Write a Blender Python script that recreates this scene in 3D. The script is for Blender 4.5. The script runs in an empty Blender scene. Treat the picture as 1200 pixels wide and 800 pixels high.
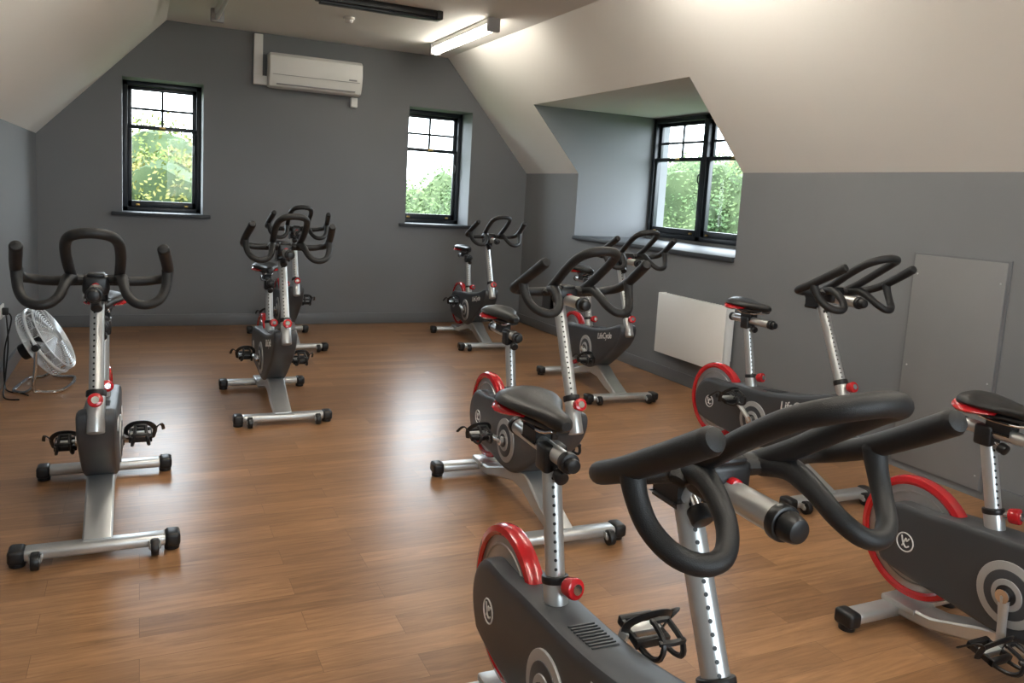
import bpy, bmesh, math, random
from mathutils import Vector, Matrix, noise
random.seed(7)
H=1.45
D2=bpy.data
def link(o):
    bpy.context.scene.collection.objects.link(o); return o
# ------------------------------------------------ materials
def mat(name,col,rough=.5,metal=0.,bump=0,bscale=200,var=0,vscale=3,coat=0,spec=.5):
    m=D2.materials.new(name); m.use_nodes=True; nt=m.node_tree; b=nt.nodes['Principled BSDF']
    b.inputs['Base Color'].default_value=(*col,1); b.inputs['Roughness'].default_value=rough
    b.inputs['Metallic'].default_value=metal; b.inputs['Coat Weight'].default_value=coat
    b.inputs['Specular IOR Level'].default_value=spec
    tc=nt.nodes.new('ShaderNodeTexCoord')
    if var:
        n=nt.nodes.new('ShaderNodeTexNoise'); n.inputs['Scale'].default_value=vscale; n.inputs['Detail'].default_value=4
        nt.links.new(tc.outputs['Object'],n.inputs['Vector'])
        r=nt.nodes.new('ShaderNodeValToRGB')
        r.color_ramp.elements[0].position=.3;r.color_ramp.elements[1].position=.7
        r.color_ramp.elements[0].color=(*[c*(1-var) for c in col],1); r.color_ramp.elements[1].color=(*[min(1,c*(1+var)) for c in col],1)
        nt.links.new(n.outputs['Fac'],r.inputs['Fac']); nt.links.new(r.outputs['Color'],b.inputs['Base Color'])
    if bump:
        n2=nt.nodes.new('ShaderNodeTexNoise'); n2.inputs['Scale'].default_value=bscale
        nt.links.new(tc.outputs['Object'],n2.inputs['Vector'])
        bp=nt.nodes.new('ShaderNodeBump'); bp.inputs['Strength'].default_value=bump; bp.inputs['Distance'].default_value=.002
        nt.links.new(n2.outputs['Fac'],bp.inputs['Height']); nt.links.new(bp.outputs['Normal'],b.inputs['Normal'])
    return m
def emis(name,col,s):
    m=D2.materials.new(name); m.use_nodes=True; nt=m.node_tree; nt.nodes.clear()
    o=nt.nodes.new('ShaderNodeOutputMaterial'); e=nt.nodes.new('ShaderNodeEmission')
    e.inputs[0].default_value=(*col,1); e.inputs[1].default_value=s; nt.links.new(e.outputs[0],o.inputs[0]); return m
M={}
M['wall']=mat('grey_wall_paint',(.182,.189,.200),.7,bump=.12,bscale=160,var=.03,vscale=1.2)
M['white']=mat('cream_ceiling_paint',(.79,.775,.745),.75,bump=.08,bscale=120,var=.015,vscale=1)
M['skirt']=mat('grey_skirting_gloss',(.15,.157,.168),.4,var=.03)
M['sill']=mat('dark_sill_paint',(.035,.040,.047),.55,var=.05)
M['frame']=mat('black_window_frame',(.012,.016,.022),.35,var=.1)
M['plast']=mat('white_plastic',(.78,.78,.76),.4,var=.02)
M['rad']=mat('radiator_enamel',(.88,.88,.86),.35,var=.01)
M['hatch']=mat('hatch_board_paint',(.20,.20,.205),.6,var=.03)
M['silver']=mat('silver_paint',(.56,.57,.57),.33,.7,var=.04,vscale=8)
M['chrome']=mat('chrome',(.75,.76,.78),.15,1.,var=.02)
M['fanwire']=mat('fan_guard_wire',(.72,.76,.80),.3,.3,var=.02)
M['shroud']=mat('charcoal_shroud',(.049,.053,.060),.42,bump=.1,bscale=500,var=.06)
M['rubber']=mat('black_rubber_grip',(.011,.011,.012),.5,bump=.3,bscale=700,var=.1)
M['black']=mat('black_plastic',(.010,.010,.011),.38,var=.1)
M['red']=mat('red_gloss',(.54,.012,.018),.22,var=.05,coat=.4)
M['disc']=mat('flywheel_disc',(.45,.45,.46),.3,.75,var=.06,vscale=20)
M['lite']=mat('light_grey_cover',(.42,.42,.42),.4,.3,var=.03)
M['letter']=mat('white_lettering',(.75,.75,.75),.5,var=.02)
M['vinyl']=mat('saddle_vinyl',(.010,.010,.011),.42,bump=.25,bscale=300,var=.1)
M['brass']=mat('brass',(.55,.36,.12),.3,.9,var=.05)
M['smoke']=mat('grey_fixture',(.30,.30,.31),.4,var=.03)
M['tube_fill']=emis('added_fluorescent_tube',(1,.94,.83),24)  # tubes of the added battens out of view
M['tube_mid']=emis('dimmed_fluorescent_tube',(1,.93,.80),13)  # emission kept lower to soften the hot spot on the slope
M['tube_off']=mat('unlit_tube',(.6,.6,.6),.3,var=.02)
def glassmat():
    m=D2.materials.new('window_glass'); m.use_nodes=True; nt=m.node_tree; nt.nodes.clear()
    o=nt.nodes.new('ShaderNodeOutputMaterial'); mx=nt.nodes.new('ShaderNodeMixShader')
    t=nt.nodes.new('ShaderNodeBsdfTransparent'); g=nt.nodes.new('ShaderNodeBsdfGlossy'); g.inputs['Roughness'].default_value=.02
    mx.inputs[0].default_value=.008
    nt.links.new(t.outputs[0],mx.inputs[1]); nt.links.new(g.outputs[0],mx.inputs[2]); nt.links.new(mx.outputs[0],o.inputs[0]); return m
M['glass']=glassmat()
def floormat():
    m=D2.materials.new('wood_plank_vinyl'); m.use_nodes=True; nt=m.node_tree; b=nt.nodes['Principled BSDF']; L=nt.links.new
    tc=nt.nodes.new('ShaderNodeTexCoord')
    br=nt.nodes.new('ShaderNodeTexBrick'); br.offset=.37; br.offset_frequency=2
    br.inputs['Scale'].default_value=1; br.inputs['Brick Width'].default_value=.80; br.inputs['Row Height'].default_value=.125
    br.inputs['Mortar Size'].default_value=.0008; br.inputs['Mortar Smooth'].default_value=.3; br.inputs['Bias'].default_value=0
    br.inputs['Color1'].default_value=(.395,.213,.103,1); br.inputs['Color2'].default_value=(.270,.140,.066,1); br.inputs['Mortar'].default_value=(.17,.09,.045,1)
    L(tc.outputs['Object'],br.inputs['Vector'])
    mp=nt.nodes.new('ShaderNodeMapping'); mp.inputs['Scale'].default_value=(1.6,18,1); L(tc.outputs['Object'],mp.inputs['Vector'])
    n=nt.nodes.new('ShaderNodeTexNoise'); n.inputs['Scale'].default_value=1.7; n.inputs['Detail'].default_value=8; n.inputs['Roughness'].default_value=.68; n.inputs['Distortion'].default_value=1.2
    ad=nt.nodes.new('ShaderNodeVectorMath'); ad.operation='MULTIPLY_ADD'; ad.inputs[1].default_value=(40,40,40)
    L(br.outputs['Color'],ad.inputs[0]); L(mp.outputs[0],ad.inputs[2]); L(ad.outputs[0],n.inputs['Vector'])
    r=nt.nodes.new('ShaderNodeValToRGB'); r.color_ramp.elements[0].position=.32; r.color_ramp.elements[0].color=(.66,.62,.58,1)
    r.color_ramp.elements[1].position=.66; r.color_ramp.elements[1].color=(1.16,1.15,1.13,1)
    L(n.outputs['Fac'],r.inputs['Fac'])
    mx=nt.nodes.new('ShaderNodeMix'); mx.data_type='RGBA'; mx.blend_type='MULTIPLY'; mx.inputs['Factor'].default_value=1
    L(br.outputs['Color'],mx.inputs['A']); L(r.outputs['Color'],mx.inputs['B']); L(mx.outputs['Result'],b.inputs['Base Color'])
    rr=nt.nodes.new('ShaderNodeMapRange'); rr.inputs['To Min'].default_value=.25; rr.inputs['To Max'].default_value=.38
    L(n.outputs['Fac'],rr.inputs['Value']); L(rr.outputs[0],b.inputs['Roughness'])
    bp=nt.nodes.new('ShaderNodeBump'); bp.inputs['Strength'].default_value=.15; bp.inputs['Distance'].default_value=.002
    L(n.outputs['Fac'],bp.inputs['Height']); L(bp.outputs['Normal'],b.inputs['Normal'])
    return m
M['floor']=floormat()
# ------------------------------------------------ mesh builder
def catmull(pts,sub=5,closed=False):
    pts=[Vector(p) for p in pts]; n=len(pts); out=[]
    rng=range(n) if closed else range(n-1)
    for i in rng:
        if closed: p0,p1,p2,p3=pts[(i-1)%n],pts[i],pts[(i+1)%n],pts[(i+2)%n]
        else: p0,p1,p2,p3=pts[max(i-1,0)],pts[i],pts[i+1],pts[min(i+2,n-1)]
        for k in range(sub):
            t=k/sub
            out.append(.5*((2*p1)+(-p0+p2)*t+(2*p0-5*p1+4*p2-p3)*t*t+(-p0+3*p1-3*p2+p3)*t**3))
    if not closed: out.append(pts[-1])
    return out
class B:
    def __init__(s): s.bm=bmesh.new(); s.mats=[]
    def mi(s,k):
        if k not in s.mats: s.mats.append(k)
        return s.mats.index(k)
    def merge(s,t,k,smooth=True):
        i=s.mi(k)
        bmesh.ops.recalc_face_normals(t,faces=t.faces)
        for f in t.faces: f.material_index=i; f.smooth=smooth
        me=D2.meshes.new('t'); t.to_mesh(me); t.free(); s.bm.from_mesh(me); D2.meshes.remove(me)
    def box(s,lo,hi,k,bev=0,seg=2,M4=None):
        t=bmesh.new(); bmesh.ops.create_cube(t,size=1)
        lo=Vector(lo);hi=Vector(hi)
        for v in t.verts: v.co=Vector([lo[i]+(v.co[i]+.5)*(hi[i]-lo[i]) for i in range(3)])
        if bev: bmesh.ops.bevel(t,geom=t.edges[:],offset=bev,segments=seg,profile=.5,affect='EDGES')
        if M4: bmesh.ops.transform(t,matrix=M4,verts=t.verts)
        s.merge(t,k,bool(bev))
    def cyl(s,a,b,r,k,n=20,r2=None,bev=0):
        a=Vector(a);b=Vector(b);d=b-a
        t=bmesh.new(); bmesh.ops.create_cone(t,cap_ends=True,segments=n,radius1=r,radius2=r if r2 is None else r2,depth=d.length)
        if bev:
            e=[e for e in t.edges if abs(e.verts[0].co.z-e.verts[1].co.z)<1e-6]
            bmesh.ops.bevel(t,geom=e,offset=bev,segments=2,profile=.5,affect='EDGES')
        q=Vector((0,0,1)).rotation_difference(d).to_matrix().to_4x4()
        bmesh.ops.transform(t,matrix=Matrix.Translation((a+b)/2)@q,verts=t.verts); s.merge(t,k)
    def tube(s,pts,r,k,n=12,sub=5,closed=False,flat=None,roundcap=True):
        P=catmull(pts,sub,closed) if sub>1 else [Vector(p) for p in pts]
        N=len(P)
        if isinstance(r,(int,float)): R=[r]*N
        else:
            R=[]
            for i in range(N):
                x=i/(N-1 if not closed else N)*(len(r)-1); a=int(x); b=min(a+1,len(r)-1); R.append(r[a]+(r[b]-r[a])*(x-a))
        if not closed and roundcap:
            d0=(P[0]-P[1]).normalized(); d1=(P[-1]-P[-2]).normalized(); r0=R[0]; r1=R[-1]
            P=[P[0]+d0*r0*.55,P[0]+d0*r0*.4]+P+[P[-1]+d1*r1*.4,P[-1]+d1*r1*.55]
            R=[r0*.35,r0*.8]+R+[r1*.8,r1*.35]; N=len(P)
        t=bmesh.new(); rings=[]
        def tan(i):
            if closed: return (P[(i+1)%N]-P[(i-1)%N]).normalized()
            return (P[min(i+1,N-1)]-P[max(i-1,0)]).normalized()
        T=tan(0); up=Vector((0,0,1)) if abs(T.z)<.9 else Vector((1,0,0))
        nrm=(up-T*up.dot(T)).normalized()
        for i in range(N):
            T2=tan(i); q=T.rotation_difference(T2); nrm=q@nrm; nrm=(nrm-T2*nrm.dot(T2)).normalized(); T=T2
            bi=T.cross(nrm); ring=[]
            for j in range(n):
                a=2*math.pi*j/n
                ring.append(t.verts.new(P[i]+(nrm*math.cos(a)*(flat or 1)+bi*math.sin(a))*R[i]))
            rings.append(ring)
        for i in range(N if closed else N-1):
            A=rings[i];C=rings[(i+1)%N]
            for j in range(n): t.faces.new((A[j],A[(j+1)%n],C[(j+1)%n],C[j]))
        if not closed: t.faces.new(rings[0]); t.faces.new(rings[-1])
        s.merge(t,k)
    def torus(s,c,ax,R,r,k,n=32,m=8):
        ax=Vector(ax).normalized(); u=ax.orthogonal().normalized(); v=ax.cross(u); c=Vector(c)
        s.tube([c+(u*math.cos(2*math.pi*i/n)+v*math.sin(2*math.pi*i/n))*R for i in range(n)],r,k,n=m,sub=1,closed=True)
    def layers(s,outline,layers,k):
        O=[Vector(p) for p in outline]; n=len(O); area=sum(O[i].x*O[(i+1)%n].y-O[(i+1)%n].x*O[i].y for i in range(n))
        sg=1 if area>0 else -1
        nr=[]
        for i in range(n):
            d=(O[(i+1)%n]-O[i-1]).normalized(); nr.append(Vector((-d.y,d.x))*sg)
        t=bmesh.new(); rings=[]
        for x,ins in layers:
            rings.append([t.verts.new((x,O[i].x+nr[i].x*ins,O[i].y+nr[i].y*ins)) for i in range(n)])
        for a,b in zip(rings,rings[1:]):
            for j in range(n): t.faces.new((a[j],a[(j+1)%n],b[(j+1)%n],b[j]))
        t.faces.new(rings[0]); t.faces.new(rings[-1]); s.merge(t,k)
    def mesh(s,name,ang=35):
        me=D2.meshes.new(name); s.bm.to_mesh(me); s.bm.free()
        for k in s.mats: me.materials.append(M[k])
        try: me.set_sharp_from_angle(angle=math.radians(ang))
        except Exception as e: pass
        return me
    def obj(s,name,loc=(0,0,0),rot=(0,0,0),parent=None):
        o=D2.objects.new(name,s.mesh(name)); o.location=loc; o.rotation_euler=rot; link(o)
        if parent: o.parent=parent
        return o
def prism(name,poly,axis,a,b,m,m2=None):
    t=bmesh.new()
    r0=[t.verts.new((p[0],a,p[1])) for p in poly]; r1=[t.verts.new((p[0],b,p[1])) for p in poly]; n=len(poly)
    for j in range(n): t.faces.new((r0[j],r0[(j+1)%n],r1[(j+1)%n],r1[j]))
    t.faces.new(r0); t.faces.new(r1); bmesh.ops.recalc_face_normals(t,faces=t.faces)
    for f in t.faces:
        if m2 and abs(f.normal.y)>.9: f.material_index=1
    me=D2.meshes.new(name); t.to_mesh(me); t.free(); me.materials.append(M[m])
    if m2: me.materials.append(M[m2])
    return link(D2.objects.new(name,me))
def join(name,objs):
    base=objs[0]; bm=bmesh.new()
    for o in objs: bm.from_mesh(o.data)
    bm.to_mesh(base.data); bm.free()
    for o in objs[1:]: D2.objects.remove(o)
    base.name=name; return base
# ------------------------------------------------ room
WL=-.58*H; WR=2.80*H; YB=5.83*H; YF=-2.6; CZ=2.0*H; KL=1.22*H; KR=1.19*H
CXL=.16*H; CXR=2.093*H; XO=3.55*H; XW=3.41*H; DY0=3.28*H; DY1=4.99*H; DZ=1.626*H; LZ=.75*H; T=.30*H
xl=WL-.3
prism('floor',[(xl,-.12),(XO,-.12),(XO,0),(xl,0)],'y',YF-.3,YB+T,'floor')
prism('ceiling',[(CXL,CZ),(CXR,CZ),(CXR,CZ+.15),(CXL,CZ+.15)],'y',YF,YB,'white')
prism('wall_left',[(xl,0),(WL,0),(WL,KL),(xl,KL)],'y',YF,YB,'wall')
prism('ceiling_slope_left',[(WL,KL),(CXL,CZ),(CXL,CZ+.15),(xl,CZ+.15),(xl,KL)],'y',YF,YB,'white')
def slx(z): return WR+(CXR-WR)*(z-KR)/(CZ-KR)
join('wall_right',[prism('a',[(WR,0),(XO,0),(XO,KR),(WR,KR)],'y',YF,DY0,'wall'),
  prism('b',[(WR,0),(XO,0),(XO,LZ),(WR,LZ)],'y',DY0,DY1,'wall'),
  prism('c',[(WR,0),(XO,0),(XO,KR),(WR,KR)],'y',DY1,YB,'wall')])
sp=[(WR,KR),(CXR,CZ),(CXR,CZ+.15),(XO,CZ+.15),(XO,KR)]
join('ceiling_slope_right',[prism('a',sp,'y',YF,DY0,'white','wall'),
  prism('c',sp,'y',DY1,YB,'white','wall'),
  prism('b',[(slx(DZ),DZ),(CXR,CZ),(CXR,CZ+.15),(XO,CZ+.15),(XO,DZ)],'y',DY0,DY1,'white')])
wy1=4.985*H; wy0=3.78*H; wz0=.775*H; wz1=1.615*H
join('wall_dormer',[prism('a',[(XW,LZ),(XO,LZ),(XO,DZ),(XW,DZ)],'y',DY0,wy0,'wall'),
  prism('b',[(XW,LZ),(XO,LZ),(XO,wz0),(XW,wz0)],'y',wy0,DY1,'wall'),
  prism('c',[(XW,wz1),(XO,wz1),(XO,DZ),(XW,DZ)],'y',wy0,DY1,'wall')])
W1=(-.10*H,.39*H); W2=(1.812*H,2.316*H); WZ=(.755*H,1.62*H)
def backpieces():
    out=[]; xs=sorted([xl,W1[0],W1[1],W2[0],W2[1],XO])
    for a,b in zip(xs,xs[1:]):
        m=(a+b)/2; win=(W1[0]<m<W1[1]) or (W2[0]<m<W2[1])
        if win:
            out.append(prism('p',[(a,0),(b,0),(b,WZ[0]),(a,WZ[0])],'y',YB,YB+T,'wall'))
            out.append(prism('p',[(a,WZ[1]),(b,WZ[1]),(b,CZ+.15),(a,CZ+.15)],'y',YB,YB+T,'wall'))
        else: out.append(prism('p',[(a,0),(b,0),(b,CZ+.15),(a,CZ+.15)],'y',YB,YB+T,'wall'))
    return out
join('wall_back',backpieces())
FX=(.35*H,2.15*H); FZ=(.62*H,1.66*H)  # opening for the added window behind the camera
join('wall_front',[prism('p',[(xl,0),(FX[0],0),(FX[0],CZ+.15),(xl,CZ+.15)],'y',YF-.3,YF,'wall'),
 prism('p',[(FX[1],0),(XO,0),(XO,CZ+.15),(FX[1],CZ+.15)],'y',YF-.3,YF,'wall'),
 prism('p',[(FX[0],0),(FX[1],0),(FX[1],FZ[0]),(FX[0],FZ[0])],'y',YF-.3,YF,'wall'),
 prism('p',[(FX[0],FZ[1]),(FX[1],FZ[1]),(FX[1],CZ+.15),(FX[0],CZ+.15)],'y',YF-.3,YF,'wall')])
def skirt(name,lo,hi):
    b=B(); b.box(lo,hi,'skirt',.004); b.obj(name)
skirt('baseboard_back',(WL,YB-.018,0),(WR,YB,.115))
skirt('baseboard_left',(WL,YF,0),(WL+.018,YB-.018,.115))
b=B(); b.box((WR-.018,2.24*H,0),(WR,YB-.018,.10),'skirt',.004); b.box((WR-.018,YF,0),(WR,1.80*H,.10),'skirt',.004); b.obj('baseboard_right')
b=B()
b.box((WR-.016,1.832*H,.045),(WR-.002,2.21*H,.868*H),'hatch',.003)
b.box((WR-.008,1.822*H,.035),(WR-.001,2.22*H,.876*H),'skirt',0)
for z in (.12,.62,1.15):
    for y in (1.85*H,2.19*H): b.cyl((WR-.018,y,z),(WR-.012,y,z),.005,'silver',n=10)
b.obj('access_panel')
def sill(name,lo,hi):
    b=B(); b.box(lo,hi,'sill',.006); b.obj(name)
sill('trim_1',(W1[0]-.09,YB-.05,WZ[0]-.03),(W1[1]+.07,YB+T-.08,WZ[0]+.004))
sill('trim_2',(W2[0]-.07,YB-.05,WZ[0]-.03),(W2[1]+.06,YB+T-.08,WZ[0]+.004))
sill('trim_3',(WR-.03,DY0+.005,LZ-.03),(XW+.0,DY1-.005,LZ+.008))
def window(name,w,h,loc,rotz,n=1):
    b=B(); fw=.045
    def sash(x0,x1):
        zr=h*(1-.345)
        b.box((x0,0,0),(x0+fw,.09,h),'frame',.004); b.box((x1-fw,0,0),(x1,.09,h),'frame',.004)
        b.box((x0,0,0),(x1,.09,fw),'frame',.004); b.box((x0,0,h-fw),(x1,.09,h),'frame',.004)
        s=.036; a=x0+fw; c=x1-fw
        b.box((a,.015,fw),(a+s,.05,zr),'frame',.004); b.box((c-s,.015,fw),(c,.05,zr),'frame',.004)
        b.box((a,.015,fw),(c,.05,fw+.06),'frame',.004); b.box((a,.010,zr-.02),(c,.05,zr+.018),'frame',.004)
        b.box((a,.05,zr),(a+s,.08,h-fw),'frame',.003); b.box((c-s,.05,zr),(c,.08,h-fw),'frame',.003)
        b.box((a,.05,h-fw-.035),(c,.08,h-fw),'frame',.003)
        zm=(zr+h-fw-.035)/2; xm=(a+c)/2
        b.box((a,.055,zm-.012),(c,.075,zm+.012),'frame',.002); b.box((xm-.012,.055,zr),(xm+.012,.075,h-fw),'frame',.002)
        b.box((a,.030,fw),(c,.034,zr),'glass'); b.box((a,.064,zr),(c,.067,h-fw),'glass')
        b.box((xm-.03,-.004,zr-.008),(xm+.03,.014,zr+.012),'brass',.003)
        for xx in (a+.09,c-.09): b.box((xx-.018,.0,fw+.012),(xx+.018,.02,fw+.03),'brass',.003)
        b.tube([(c-s*.5,.012,zr-.25),(c-s*.5,-.012,zr-.22),(c-s*.5,-.012,zr-.17),(c-s*.5,.012,zr-.14)],.006,'black',n=8,sub=3)
    for i in range(n): sash(-w/2+i*w/n-(.008 if i else 0),-w/2+(i+1)*w/n+(.008 if i<n-1 else 0))
    return b.obj(name,loc,(0,0,rotz))
window('window_1',W1[1]-W1[0],WZ[1]-WZ[0],((W1[0]+W1[1])/2,YB+T-.12,WZ[0]),0)
window('window_2',W2[1]-W2[0],WZ[1]-WZ[0],((W2[0]+W2[1])/2,YB+T-.12,WZ[0]),0)
window('window_3',wy1-wy0,wz1-wz0,(XW-.01,(wy0+wy1)/2,wz0),-math.pi/2,2)
window('added_front_window',FX[1]-FX[0],FZ[1]-FZ[0],((FX[0]+FX[1])/2,YF-.15,FZ[0]),math.pi,3)  # unseen window, added to let in more daylight
# ------------------------------------------------ fixtures
def batten(name,x,y0,y1,on,r=.030,hw=.024,k='tube_fill'):
    b=B(); z=CZ
    b.box((x-hw,y0,z-.045),(x+hw,y1,z),'plast',.006)
    b.box((x-.055,y0-.01,z-.115),(x+.055,y0+.035,z),'smoke',.012); b.box((x-.055,y1-.035,z-.115),(x+.055,y1+.01,z),'smoke',.012)
    b.cyl((x,y0+.03,z-.080),(x,y1-.03,z-.080),r if on else .018,k if on else 'tube_off',n=14)
    b.obj(name)
batten('added_batten_light',1.825*H,4.34*H,5.35*H,True,.031,.038,'tube_mid')
batten('added_batten_light',.42*H,4.22*H,5.23*H,False)
batten('added_batten_light',1.75*H,2.1*H,3.1*H,True)  # this and the three below: unseen battens added to brighten the room
batten('added_batten_light',.45*H,2.1*H,3.1*H,True)
batten('added_batten_light',1.75*H,.0*H,1.*H,True)
batten('added_batten_light',.45*H,.0*H,1.*H,True)
b=B(); b.box((.84*H,4.39*H,CZ-.055),(1.53*H,4.46*H,CZ-.0),'black',.008); b.box((.86*H,4.40*H,CZ-.075),(1.51*H,4.45*H,CZ-.05),'frame',.006)
b.box((1.50*H,4.38*H,CZ-.07),(1.535*H,4.47*H,CZ-.0),'black',.01); b.obj('ceiling_curtain_track')
b=B(); b.cyl((1.13*H,4.91*H,CZ-.025),(1.13*H,4.91*H,CZ),.05,'plast',bev=.006); b.cyl((1.13*H,4.91*H,CZ-.05),(1.13*H,4.91*H,CZ-.02),.032,'plast',r2=.04,bev=.004); b.obj('smoke_detector')
# AC
b=B(); x0=.79*H;x1=1.42*H; zt=1.865*H; zb=1.635*H; ya=YB-.002
out=[(ya,zb+.02),(ya,zt),(YB-.17,zt),(YB-.205,zt-.03),(YB-.215,zt-.14),(YB-.20,zb+.10),(YB-.16,zb+.02),(YB-.10,zb)]
b.layers(out,[(x0,.012),(x0+.006,.003),(x0+.02,0),(x1-.02,0),(x1-.006,.003),(x1,.012)],'plast')
b.box((x0+.07,YB-.197,zb+.035),(x1-.07,YB-.150,zb+.045),'smoke',.002)
b.box((x0+.03,YB-.2165,zb+.125),(x1-.03,YB-.205,zb+.129),'smoke')
for i in range(9): b.box((x0+.05,YB-.17+i*.017,zt-.001),(x1-.05,YB-.163+i*.017,zt+.002),'smoke')
b.box((x1-.14,YB-.213,zb+.14),(x1-.06,YB-.209,zb+.155),'smoke')
b.obj('air_conditioner')
b=B(); b.box((.700*H,YB-.06,1.69*H),(.758*H,YB,CZ-.02),'plast',.006); b.box((.700*H,YB-.065,1.655*H),(x0-.001,YB,1.715*H),'plast',.006)
b.obj('cable_trunking')
b=B(); b.box((x1-.075,YB-.06,zb-.10),(x1-.01,YB,zb-.002),'plast',.006); b.obj('condensate_pump')
# radiator
b=B(); ry0=3.215*H; ry1=3.815*H; rz0=.160*H; rz1=.505*H; xf=WR-.115
b.box((xf,ry0,rz0),(xf+.022,ry1,rz1),'rad',.008); b.box((WR-.05,ry0+.01,rz0+.01),(WR-.035,ry1-.01,rz1-.01),'rad',.006)
b.box((xf+.004,ry0,rz0),(WR-.034,ry0+.012,rz1),'rad',.003); b.box((xf+.004,ry1-.012,rz0),(WR-.034,ry1,rz1),'rad',.003)
for i in range(24):
    y=ry0+.03+i*(ry1-ry0-.06)/23; b.box((xf+.022,y-.006,rz1-.008),(WR-.05,y+.006,rz1-.002),'rad')
for i in range(12):
    y=ry0+.04+i*(ry1-ry0-.08)/11; b.box((xf+.022,y-.014,rz0+.03),(xf+.05,y+.014,rz1-.03),'rad',.004)
for y in (ry0+.05,ry1-.05):
    b.box((WR-.04,y-.015,rz0+.08),(WR-.001,y+.015,rz1-.08),'plast')
b.obj('panel_radiator')
b=B(); sy=4.30*H; sz=.34*H; b.box((WL,sy-.075,sz-.045),(WL+.012,sy+.075,sz+.045),'plast',.004); b.box((WL+.012,sy-.045,sz-.02),(WL+.05,sy+.0,sz+.03),'black',.008)
b.obj('wall_socket')
# ------------------------------------------------ floor fan
fan=D2.objects.new('floor_fan',None); link(fan); fan.location=(-.405*H,4.22*H,0)
b=B(); R=.235
for zc in (.055,-.055):
    for i,f in enumerate((1,.93,.86,.79,.72,.65,.58,.51,.44,.37,.30,.23)):
        dome=zc*(1+.5*(1-f)); b.torus((0,0,dome),(0,0,1),R*f if f<1 else R*.985,.0028 if f<1 else .005,'fanwire',n=40,m=5)
    for i in range(16):
        a=math.pi*2*i/16; c,s_=math.cos(a),math.sin(a)
        b.tube([(c*R*.2,s_*R*.2,zc*1.4),(c*R*.6,s_*R*.6,zc*1.2),(c*R*.985,s_*R*.985,zc)],.0028,'fanwire',n=5,sub=1)
b.torus((0,0,0),(0,0,1),R,.012,'fanwire',n=40,m=8)
for i in range(24):
    a=math.pi*2*i/24; c,s_=math.cos(a),math.sin(a); b.cyl((c*R,s_*R,-.055),(c*R,s_*R,.055),.003,'fanwire',n=5)
b.cyl((0,0,.060),(0,0,.085),.045,'silver',bev=.006); b.cyl((0,0,-.17),(0,0,-.03),.055,'black',r2=.065,bev=.01)
for k in range(4):
    t=bmesh.new(); a0=k*math.pi/2; rows=[]
    for i in range(7):
        r=.04+i*.026; wd=.9
        rows.append([t.verts.new((r*math.cos(a0+q*wd-.3),r*math.sin(a0+q*wd-.3),(q-.5)*.05)) for q in (0,.33,.66,1.)])
    for p,q in zip(rows,rows[1:]):
        for j in range(3): t.faces.new((p[j],p[j+1],q[j+1],q[j]))
    b.merge(t,'smoke')
hd=b.obj('fan_head',(0.02,0,.31),(0,math.radians(60),math.radians(-8)),fan)
b=B()
ax=Vector((math.sin(math.radians(8)),math.cos(math.radians(8)),0))
fwd=Vector((ax.y,-ax.x,0))
for s_ in (1,-1):
    e=ax*s_*.255
    b.tube([e+Vector((.02,0,.31)),e+Vector((.015,0,.18)),e*.95+Vector((0,0,.04)),e*.9+fwd*.03+Vector((0,0,.015)),e*.8+fwd*.14+Vector((0,0,.013)),e*.3+fwd*.17+Vector((0,0,.013)),fwd*.17+Vector((0,0,.013))],.011,'chrome',n=8)
    b.tube([e*.93+Vector((0,0,.05)),e*.9-fwd*.05+Vector((0,0,.013)),e*.7-fwd*.13+Vector((0,0,.013)),-fwd*.14+Vector((0,0,.013))],.011,'chrome',n=8)
    b.cyl(e*.9+Vector((.02,0,.31)),e*1.08+Vector((.02,0,.31)),.022,'black')
b.obj('fan_stand',parent=fan)
b=B(); sx=WL+.035
b.tube([(sx,sy-.02,sz),(sx+.03,sy-.03,sz-.05),(sx-.005,sy-.08,.25),(sx+.0,sy-.16,.05),(sx+.03,sy-.25,.008),(sx+.12,sy-.34,.008),(sx+.16,sy-.4,.008)],.005,'black',n=6)
b.tube([(sx,sy-.03,sz-.01),(sx+.02,sy-.12,.3),(sx+.01,sy-.2,.08),(sx+.03,sy-.42,.008),(sx+.12,sy-.50,.008)],.005,'black',n=6)
b.obj('power_cable')
# ------------------------------------------------ exercise bike parts (forward = -Y, origin mid-floor)
def P(s,u,h): return Vector((u,.465-s,h))
b=B()
for s in (0,.93):
    b.box(P(s+.036,-.245,.024),P(s-.036,.245,.066),'silver',.014,3)
    for sg in (-1,1):
        x0,x1=sorted((sg*.235,sg*.292)); b.box(P(s+.041,x0,.016),P(s-.041,x1,.072),'black',.014,3)
        b.cyl(P(s,sg*.262,0),P(s,sg*.262,.022),.028,'black',bev=.003)
for sg in (-1,1):
    b.cyl(P(.985,sg*.200-.014,.034),P(.985,sg*.200+.014,.034),.033,'black',bev=.004)
    b.cyl(P(.985,sg*.200-.017,.034),P(.985,sg*.200+.017,.034),.012,'silver')
    b.box(P(.99,sg*.200-.022,.028),P(.94,sg*.200-.017,.055),'silver',.002); b.box(P(.99,sg*.200+.017,.028),P(.94,sg*.200+.022,.055),'silver',.002)
rail=[(0,.075),(.16,.088),(.34,.15),(.52,.205),(.62,.21),(.75,.145),(.93,.072),(.93,.03),(.74,.07),(.60,.12),(.48,.125),(.32,.085),(.16,.040),(0,.03)]
b.layers([(.465-s,h) for s,h in rail],[(-.052,.008),(-.046,.001),(-.042,0),(.042,0),(.046,.001),(.052,.008)],'silver')
b.box(P(.55,-.035,.15),P(.40,.035,.26),'silver',.008)
b.box(P(.10,-.06,.060),P(-.04,.06,.085),'silver',.008)
pd=Vector((0,.42,.907)).normalized(); sd=Vector((0,.22,.975)).normalized()
pb=P(.9372,0,.61); sb=P(.31,0,.45)
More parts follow.
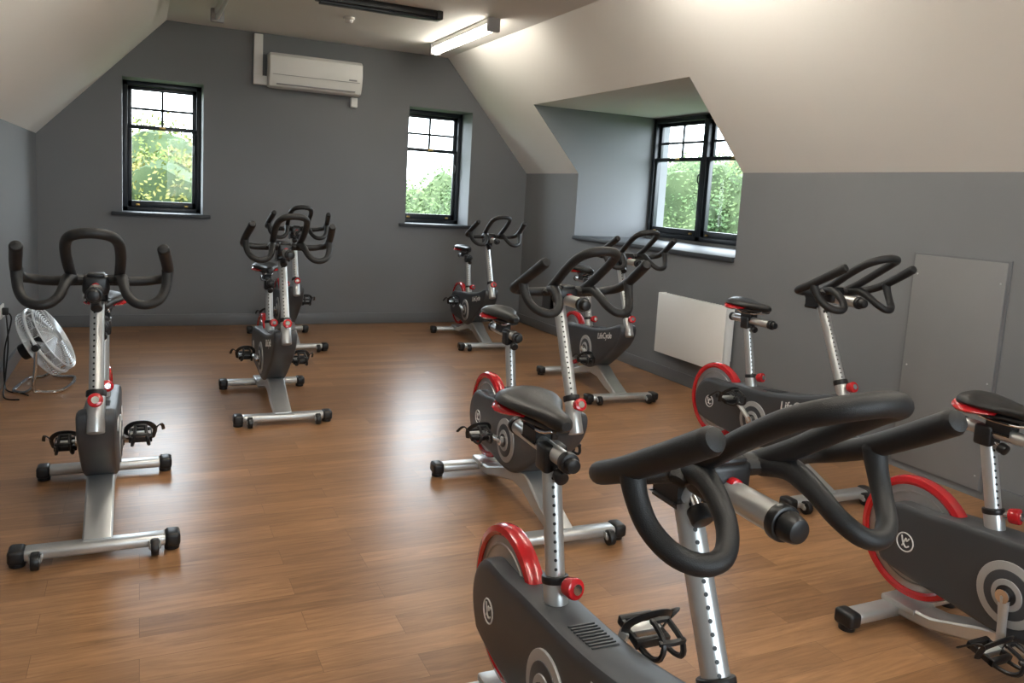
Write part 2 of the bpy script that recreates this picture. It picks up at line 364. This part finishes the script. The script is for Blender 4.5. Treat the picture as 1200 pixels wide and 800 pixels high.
b.cyl(pb-pd*.12,pb+pd*.03,.031,'silver',bev=.003); b.cyl(pb+pd*.015,pb+pd*.04,.035,'black',bev=.004)
b.cyl(sb-sd*.04,sb+sd*.075,.031,'silver',bev=.003); b.cyl(sb+sd*.065,sb+sd*.085,.034,'black',bev=.004)
for q,dd in ((pb-pd*.005,Vector((0,-.93,.35))),(sb+sd*.065,Vector((.25,-.95,.2)))):
    dd.normalize(); b.cyl(q+dd*.02,q+dd*.050,.012,'chrome'); b.cyl(q+dd*.045,q+dd*.080,.024,'red',r2=.027,bev=.006,n=24); b.cyl(q+dd*.079,q+dd*.084,.013,'chrome')
me_frame=b.mesh('frame')
b=B()
o=[]
for a in range(235,80,-15):
    o.append((.03+.135*math.cos(math.radians(a)),.315+.135*math.sin(math.radians(a))))
top_=[(.12,.452),(.22,.464),(.34,.472),(.50,.484),(.66,.508),(.80,.540),(.89,.570),(.945,.578),(.972,.552),(.96,.49),(.90,.415),(.80,.34),(.70,.27),(.60,.21),(.48,.165),(.36,.16),(.22,.175),(.08,.185)]
o=o+top_
oc=catmull([(p[0],p[1],0) for p in o],3,True)
b.layers([(.465-p.x,p.y) for p in oc],[(-.068,.026),(-.066,.014),(-.060,.005),(-.048,0),(.048,0),(.060,.005),(.066,.014),(.068,.026)],'shroud')
for sg in (-1,1):
    X=.068*sg
    b.cyl(P(.42,X*.9,.305),P(.42,X+.007*sg,.305),.104,'lite',n=40,bev=.003); b.cyl(P(.42,X,.305),P(.42,X+.010*sg,.305),.078,'shroud',n=40,bev=.003)
    b.cyl(P(.42,X,.305),P(.42,X+.014*sg,.305),.050,'lite',n=32,bev=.003); b.cyl(P(.42,X,.305),P(.42,X+.018*sg,.305),.032,'black',n=24)
    b.torus(P(.04,X+.001*sg,.315),(1,0,0),.033,.0025,'letter',n=32,m=6)
    b.tube([P(.025,X+.001*sg,.335),P(.032,X+.001*sg,.312),P(.045,X+.001*sg,.298),P(.056,X+.001*sg,.305)],.0028,'letter',n=6,sub=3)
    b.tube([P(.055,X+.001*sg,.332),P(.046,X+.001*sg,.320),P(.042,X+.001*sg,.330),P(.03,X+.001*sg,.300)],.0028,'letter',n=6,sub=3)
for i in range(9):
    s=.44+i*.014; z=.478+i*.0014; b.box(P(s+.003,-.034,z-.01),P(s-.003,.034,z+.005),'shroud',.001)
me_shroud=b.mesh('shroud',30)
def letters():
    cu=D2.curves.new('lettering','FONT'); cu.body='LifeCycle'; cu.size=.062; cu.extrude=.0008; cu.shear=.25; cu.align_x='CENTER'; cu.offset=.0008
    ob=D2.objects.new('tmp_text',cu); link(ob); dg=bpy.context.evaluated_depsgraph_get(); dg.update()
    me=D2.meshes.new_from_object(ob.evaluated_get(dg)); D2.objects.remove(ob); me.materials.clear(); me.materials.append(M['letter']); return me
me_text=letters()
b=B(); c=Vector((0,.465-.03,.32))
b.cyl(c-Vector((.016,0,0)),c+Vector((.016,0,0)),.200,'disc',n=56,bev=.003)
for sg in (-1,1):
    b.torus(c+Vector((.016*sg,0,0)),(1,0,0),.165,.004,'disc',n=48,m=6)
N=56
t=bmesh.new(); rings=[]
prof=[(-.020,.190),(-.026,.200),(-.022,.217),(-.010,.222),(.010,.222),(.022,.217),(.026,.200),(.020,.190)]
for i in range(N):
    a=2*math.pi*i/N; rings.append([t.verts.new((p[0],c.y+p[1]*math.cos(a),c.z+p[1]*math.sin(a))) for p in prof])
for i in range(N):
    A=rings[i];C=rings[(i+1)%N]
    for j in range(len(prof)): t.faces.new((A[j],A[(j+1)%len(prof)],C[(j+1)%len(prof)],C[j]))
b.merge(t,'red')
b.cyl(c-Vector((.05,0,0)),c+Vector((.05,0,0)),.03,'silver')
me_fly=b.mesh('flywheel')
def pedal(b,sg,y,z,tilt):
    x=sg*.150
    c=Vector((x,y,z))
    def q(dx,dy,dz):
        v=Matrix.Rotation(tilt,3,'X')@Vector((0,dy,dz)); return c+Vector((dx,v.y,v.z))
    Mx=Matrix.Translation(c)@Matrix.Rotation(tilt,4,'X')
    b.box((-.045,-.046,-.012),(.045,-.030,.012),'black',.003,M4=Mx); b.box((-.045,.030,-.012),(.045,.046,.012),'black',.003,M4=Mx)
    b.box((-.045,-.046,-.010),(-.034,.046,.010),'black',.002,M4=Mx); b.box((.034,-.046,-.010),(.045,.046,.010),'black',.002,M4=Mx)
    b.box((-.04,-.014,-.012),(.04,.014,.012),'silver',.003,M4=Mx)
    for dx in (-.032,.032):
        b.tube([q(dx,-.03,-.010),q(dx,-.085,.0),q(dx*.9,-.115,.025),q(dx*.7,-.105,.060),q(dx*.6,-.05,.068)],.007,'black',n=6,sub=3)
    b.tube([q(-.030,-.105,.055),q(0,-.112,.06),q(.030,-.105,.055)],.008,'black',n=6,sub=2)
    b.tube([q(-.022,-.05,.068),q(0,-.05,.070),q(.022,-.05,.068)],.008,'black',n=6,sub=2)
    b.tube([q(-.048,.0,-.014),q(-.056,-.01,.03),q(-.035,-.03,.066),q(0,-.035,.075),q(.035,-.03,.066),q(.056,-.01,.03),q(.048,.0,-.014)],.011,'black',n=6,sub=3,flat=.3)
    b.tube([q(.056*sg,-.01,.03),q(.075*sg,-.01,.05),q(.085*sg,.01,.035),q(.09*sg,.04,.0)],.008,'black',n=6,sub=3,flat=.4)
def crankmesh(th):
    b=B()
    b.cyl((-.098,0,0),(.098,0,0),.014,'silver')
    for sg in (-1,1):
        a=th+(0 if sg>0 else math.pi); y=-.165*math.cos(a); z=.165*math.sin(a)
        b.tube([(sg*.090,0,0),(sg*.094,y*.5,z*.5),(sg*.098,y,z)],[.019,.014,.015],'silver',n=10,sub=3,flat=.75)
        b.cyl((sg*.082,0,0),(sg*.103,0,0),.022,'chrome',n=16)
        b.cyl((sg*.095,y,z),(sg*.15,y,z),.007,'chrome',n=8)
        pedal(b,sg,y,z,math.radians(12))
    return b.mesh('crank')
cm={}
def crank(deg):
    if deg not in cm: cm[deg]=crankmesh(math.radians(deg))
    return cm[deg]
def post(d,L,r,name):
    b=B(); b.cyl(-d*L,(0,0,0),r,'silver',n=24)
    nrm=Vector((0,-d.z,d.y)).normalized(); nrm=(nrm+Vector((-.35,0,0))).normalized()
    i=0
    while .05+i*.022<L:
        p=-d*(.05+i*.022)+nrm*(r-.003); b.cyl(p,p+nrm*.0036,.0042,'black',n=8); i+=1
    return b.mesh(name)
me_hp=post(pd,.47,.0255,'handlebar_post'); me_sp=post(sd,.36,.0245,'seat_post')
b=B()
def F(u,f,z): return Vector((u,-f,z))
b.cyl(F(0,-.03,.02),F(0,.27,.02),.0245,'silver',n=24,bev=.003)
b.cyl(F(0,.265,.02),F(0,.285,.02),.030,'black',bev=.004); b.cyl(F(0,.285,.02),F(0,.315,.02),.026,'black',r2=.020,bev=.006)
b.cyl(F(0,-.05,.02),F(0,-.028,.02),.028,'black',bev=.004)
b.box(F(-.036,-.02,-.035),F(.036,-.02,-.035)+Vector((0,-.06,.062)),'black',.010,3)
b.cyl(F(0,.035,-.02),F(0,.065,-.045),.010,'chrome'); b.cyl(F(0,.06,-.04),F(0,.085,-.06),.021,'black',bev=.005)
b.box(F(-.045,.15,.0),F(.045,.07,.075),'black',.016,3)
b.cyl(F(0,.145,.035),F(0,.165,.035),.014,'red',bev=.003)
z0=.055; f0=.11
def G(u,f,z): return F(u,f+f0,z+z0)
for sg in (-1,1):
    b.tube([G(0,0,.0),G(sg*.08,-.002,-.004),G(sg*.16,-.014,-.006),G(sg*.208,-.018,.0),G(sg*.240,.014,.012),G(sg*.244,.085,.042),G(sg*.237,.16,.082),G(sg*.230,.21,.110),G(sg*.223,.262,.140)],[.020,.019,.018,.018,.019,.020,.0205,.021,.021],'rubber',n=16)
    b.tube([G(sg*.241,.105,.050),G(sg*.239,.120,.012),G(sg*.230,.145,-.026),G(sg*.208,.178,-.054),G(sg*.172,.200,-.066),G(sg*.134,.198,-.060),G(sg*.107,.170,-.036),G(sg*.095,.128,-.006),G(sg*.087,.075,.014),G(sg*.076,.02,.006)],[.021,.018,.017,.017,.017,.017,.017,.018,.021,.023],'rubber',n=14)
    b.tube([G(sg*.03,.0,.0),G(sg*.075,.02,.005),G(sg*.10,.03,-.004)],[.026,.026,.02],'rubber',n=12,flat=.7)
b.tube([G(-.075,-.002,.0),G(-.082,.08,.048),G(-.086,.17,.108),G(-.080,.25,.158),G(-.055,.305,.185),G(0,.322,.194),G(.055,.305,.185),G(.080,.25,.158),G(.086,.17,.108),G(.082,.08,.048),G(.075,-.002,.0)],.0185,'rubber',n=16)
b.box(G(-.03,.04,.012),G(.03,-.03,.026),'black',.006)
me_bar=b.mesh('handlebar')
b=B()
b.cyl(F(0,-.25,.015),F(0,.05,.015),.021,'silver',n=20,bev=.003)
b.cyl(F(0,.045,.015),F(0,.07,.015),.026,'black',bev=.004); b.cyl(F(0,.068,.015),F(0,.09,.015),.018,'black',bev=.004)
b.cyl(F(0,-.27,.015),F(0,-.248,.015),.024,'black',bev=.004)
b.box(F(-.024,-.16,.02),F(.024,-.09,.055),'black',.006)
for sg in (-1,1): b.tube([F(sg*.02,.0,.075),F(sg*.022,-.06,.058),F(sg*.022,-.16,.056),F(sg*.035,-.22,.075)],.0045,'chrome',n=8,sub=3)
def saddle(k,secs,n=20,pw=2.4):
    t=bmesh.new(); rings=[]
    for f,w,zt,zb in secs:
        ring=[]
        for j in range(n):
            a=2*math.pi*j/n; ca,sa=math.cos(a),math.sin(a)
            x=w*math.copysign(abs(ca)**(2/pw),ca); zz=math.copysign(abs(sa)**(2/pw),sa)
            zm=(zt+zb)/2; z=zm+zz*(zt-zb)/2
            z-= .10*(abs(x)**1.6)*(1 if zz>0 else .2)*3 
            ring.append(t.verts.new(F(x,f,z)))
        rings.append(ring)
    for p,q in zip(rings,rings[1:]):
        for j in range(n): t.faces.new((p[j],p[(j+1)%n],q[(j+1)%n],q[j]))
    t.faces.new(rings[0]); t.faces.new(rings[-1]); b.merge(t,k)
secs=[(-.262,.030,.112,.088),(-.255,.060,.126,.084),(-.235,.082,.134,.084),(-.20,.090,.135,.086),(-.16,.084,.130,.086),(-.12,.066,.125,.084),(-.08,.046,.122,.080),(-.04,.034,.121,.078),(0,.028,.120,.076),(.025,.022,.116,.078),(.036,.012,.108,.086)]
saddle('vinyl',secs)
saddle('red',[(-.272,.024,.106,.074),(-.264,.067,.110,.064),(-.235,.089,.111,.060),(-.20,.093,.107,.062),(-.165,.079,.098,.068),(-.13,.05,.09,.074)])
saddle('black',[(-.18,.05,.085,.062),(-.12,.04,.085,.062),(-.04,.026,.085,.066),(.02,.018,.09,.07)])
me_seat=b.mesh('saddle')
b=B()
b.box(F(-.032,.030,-.035),F(.032,-.030,.035),'black',.010,3)
b.cyl(F(0,.02,-.02),F(0,.05,-.03),.008,'chrome'); b.cyl(F(0,.045,-.028),F(0,.07,-.036),.018,'black',bev=.004)
me_clamp=b.mesh('seat_clamp')
def bike(x,y,rot=0,zc=1.06,zs=.77,ck=0,sh=0,hf=0):
    e=D2.objects.new('exercise_bike',None); link(e); e.location=(x,y,0); e.rotation_euler=(0,0,math.radians(rot)); e.empty_display_size=.2
    def ch(n,me,loc=(0,0,0),r=(0,0,0)):
        o=D2.objects.new(n,me); link(o); o.parent=e; o.location=loc; o.rotation_euler=r; return o
    ch('frame',me_frame); ch('shroud',me_shroud); ch('flywheel',me_fly); ch('crank_and_pedals',crank(ck),P(.42,0,.305))
    hb=zc-.055; s=.965-.463*(hb-.55); tp=P(s,0,hb); ch('handlebar_post',me_hp,tp); ch('handlebar',me_bar,tp-Vector((0,hf,0)))
    ss=.31-.226*(zs-.45); tp=P(ss,0,zs); ch('seat_post',me_sp,tp); ch('seat_clamp',me_clamp,tp); ch('seat',me_seat,tp-Vector((0,sh,0)))
    ch('lettering_left',me_text,P(.725,-.0685,.440),(math.radians(90),math.radians(-11),math.radians(-90)))
    ch('lettering_right',me_text,P(.725,.0685,.440),(math.radians(90),math.radians(11),math.radians(90)))
    return e
bike(-.145,3.74,0,1.055,.77,20)
bike(.796,5.337,0,1.075,.77,5)
bike(1.23,7.50,0,1.07,.77,30)
bike(3.02,7.33,-3,1.07,.80,-20)
bike(3.25,5.32,-5,1.07,.80,160,.03)
bike(1.643,3.29,-2,1.07,.765,5,.03,-.06)
bike(3.147,3.29,0,1.075,.82,-35,.13,-.04)
bike(2.54,1.435,0,1.0,.765,95,.17)
bike(.925,1.468,-2.2,1.01,.813,72,.035,-.012)
# ------------------------------------------------ outside
def leafmat(name,a,b_):
    m=D2.materials.new(name); m.use_nodes=True; nt=m.node_tree; bs=nt.nodes['Principled BSDF']; bs.inputs['Roughness'].default_value=.7; bs.inputs['Specular IOR Level'].default_value=.15
    tc=nt.nodes.new('ShaderNodeTexCoord'); n=nt.nodes.new('ShaderNodeTexNoise'); n.inputs['Scale'].default_value=1.1; n.inputs['Detail'].default_value=6
    nt.links.new(tc.outputs['Object'],n.inputs['Vector']); r=nt.nodes.new('ShaderNodeValToRGB')
    r.color_ramp.elements[0].color=(*a,1); r.color_ramp.elements[1].color=(*b_,1); r.color_ramp.elements[0].position=.38; r.color_ramp.elements[1].position=.62
    nt.links.new(n.outputs['Fac'],r.inputs['Fac']); nt.links.new(r.outputs[0],bs.inputs['Base Color']); return m
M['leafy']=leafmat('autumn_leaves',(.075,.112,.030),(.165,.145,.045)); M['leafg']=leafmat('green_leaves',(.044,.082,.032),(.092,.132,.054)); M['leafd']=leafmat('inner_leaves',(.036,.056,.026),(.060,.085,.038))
M['grass']=leafmat('grass',(.05,.08,.03),(.08,.11,.04)); M['bark']=mat('bark',(.04,.03,.02),.9,var=.2)
def tree(x,y,ztop,r,k,n=14000,lf=.05):
    b=B(); cz=ztop-r*1.05; b.cyl((x,y,-3.2),(x,y,cz),.16,'bark',n=10)
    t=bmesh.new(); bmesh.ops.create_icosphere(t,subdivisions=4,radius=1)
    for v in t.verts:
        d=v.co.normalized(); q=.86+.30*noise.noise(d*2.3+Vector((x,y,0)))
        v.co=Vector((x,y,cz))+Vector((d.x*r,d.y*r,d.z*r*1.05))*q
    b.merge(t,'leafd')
    t=bmesh.new(); rnd=random.Random(int(x*10+y*100))
    for i in range(n):
        d=Vector((rnd.gauss(0,1),rnd.gauss(0,1),rnd.gauss(0,1))).normalized(); q=.86+.30*noise.noise(d*2.3+Vector((x,y,0)))+.10*noise.noise(d*9+Vector((x,y,3)))+rnd.random()*.14
        c=Vector((x,y,cz))+Vector((d.x*r,d.y*r,d.z*r*1.05))*q
        u=Vector((rnd.gauss(0,1),rnd.gauss(0,1),rnd.gauss(0,1))).normalized(); w=u.orthogonal().normalized(); s=lf*(.6+.8*rnd.random())
        t.faces.new([t.verts.new(c+u*s),t.verts.new(c+w*s*.6),t.verts.new(c-u*s),t.verts.new(c-w*s*.6)])
    i=b.mi(k)
    for f in t.faces: f.material_index=i
    me=D2.meshes.new('t'); t.to_mesh(me); t.free(); b.bm.from_mesh(me); D2.meshes.remove(me)
    b.obj('tree')
tree(.5,20,2.45,2.3,'leafy'); tree(2.9,21,2.0,1.9,'leafg'); tree(-2.6,19,2.4,2.2,'leafg'); tree(5.2,20.5,2.1,2.2,'leafg'); tree(7.1,19,1.95,2.2,'leafg')
tree(14,18.5,2.9,2.5,'leafg'); tree(15.5,15.5,3.1,2.6,'leafg'); tree(12.5,10.5,3.0,2.4,'leafg'); tree(17.5,20.5,3.3,2.6,'leafy'); tree(12.5,6,2.6,2.3,'leafg')
b=B(); b.box((-80,-60,-3.4),(120,140,-3.2),'grass'); b.obj('lawn')
w=D2.worlds.new('overcast_sky'); bpy.context.scene.world=w; w.use_nodes=True; nt=w.node_tree
bg=nt.nodes['Background']; sky=nt.nodes.new('ShaderNodeTexSky'); sky.sky_type='HOSEK_WILKIE'; sky.turbidity=8; sky.sun_direction=(-.3,-.5,.8); sky.ground_albedo=.3
mx=nt.nodes.new('ShaderNodeMix'); mx.data_type='RGBA'; mx.inputs['Factor'].default_value=.85; mx.inputs['B'].default_value=(.82,.93,1,1)
nt.links.new(sky.outputs[0],mx.inputs['A']); nt.links.new(mx.outputs['Result'],bg.inputs['Color']); bg.inputs['Strength'].default_value=8.
def portal(loc,rot,sx,sy):
    l=D2.lights.new('sky_portal','AREA'); l.shape='RECTANGLE'; l.size=sx; l.size_y=sy; l.cycles.is_portal=True
    o=D2.objects.new('sky_portal',l); o.location=loc; o.rotation_euler=rot; link(o)
portal(((W1[0]+W1[1])/2,YB+T+.02,(WZ[0]+WZ[1])/2),(math.radians(-90),0,0),.75,1.3)
portal(((W2[0]+W2[1])/2,YB+T+.02,(WZ[0]+WZ[1])/2),(math.radians(-90),0,0),.75,1.3)
portal((XO+.02,(wy0+wy1)/2,(wz0+wz1)/2),(0,math.radians(90),0),1.3,1.8)
portal(((FX[0]+FX[1])/2,YF-.32,(FZ[0]+FZ[1])/2),(math.radians(90),0,0),FX[1]-FX[0],FZ[1]-FZ[0])
# ------------------------------------------------ camera
f=940.; dY=Vector((163-600,205-350,f)).normalized(); h=Vector((1,.0585,0)); dX=(h-dY*h.dot(dY)).normalized(); dn=dY.cross(dX)
cx=Vector((dX.x,dY.x,-dn.x)); cy=-Vector((dX.y,dY.y,-dn.y)); cz=-Vector((dX.z,dY.z,-dn.z))
cam=D2.cameras.new('camera'); co=D2.objects.new('camera',cam); link(co)
m=Matrix((cx,cy,cz)).transposed().to_4x4(); m.translation=Vector((0,0,H)); co.matrix_world=m
cam.sensor_width=36; cam.lens=f/1200*36; cam.shift_y=-50/1200; cam.clip_start=.02; cam.clip_end=500
bpy.context.scene.camera=co
vs=bpy.context.scene.view_settings; vs.view_transform='Standard'; vs.exposure=1.05
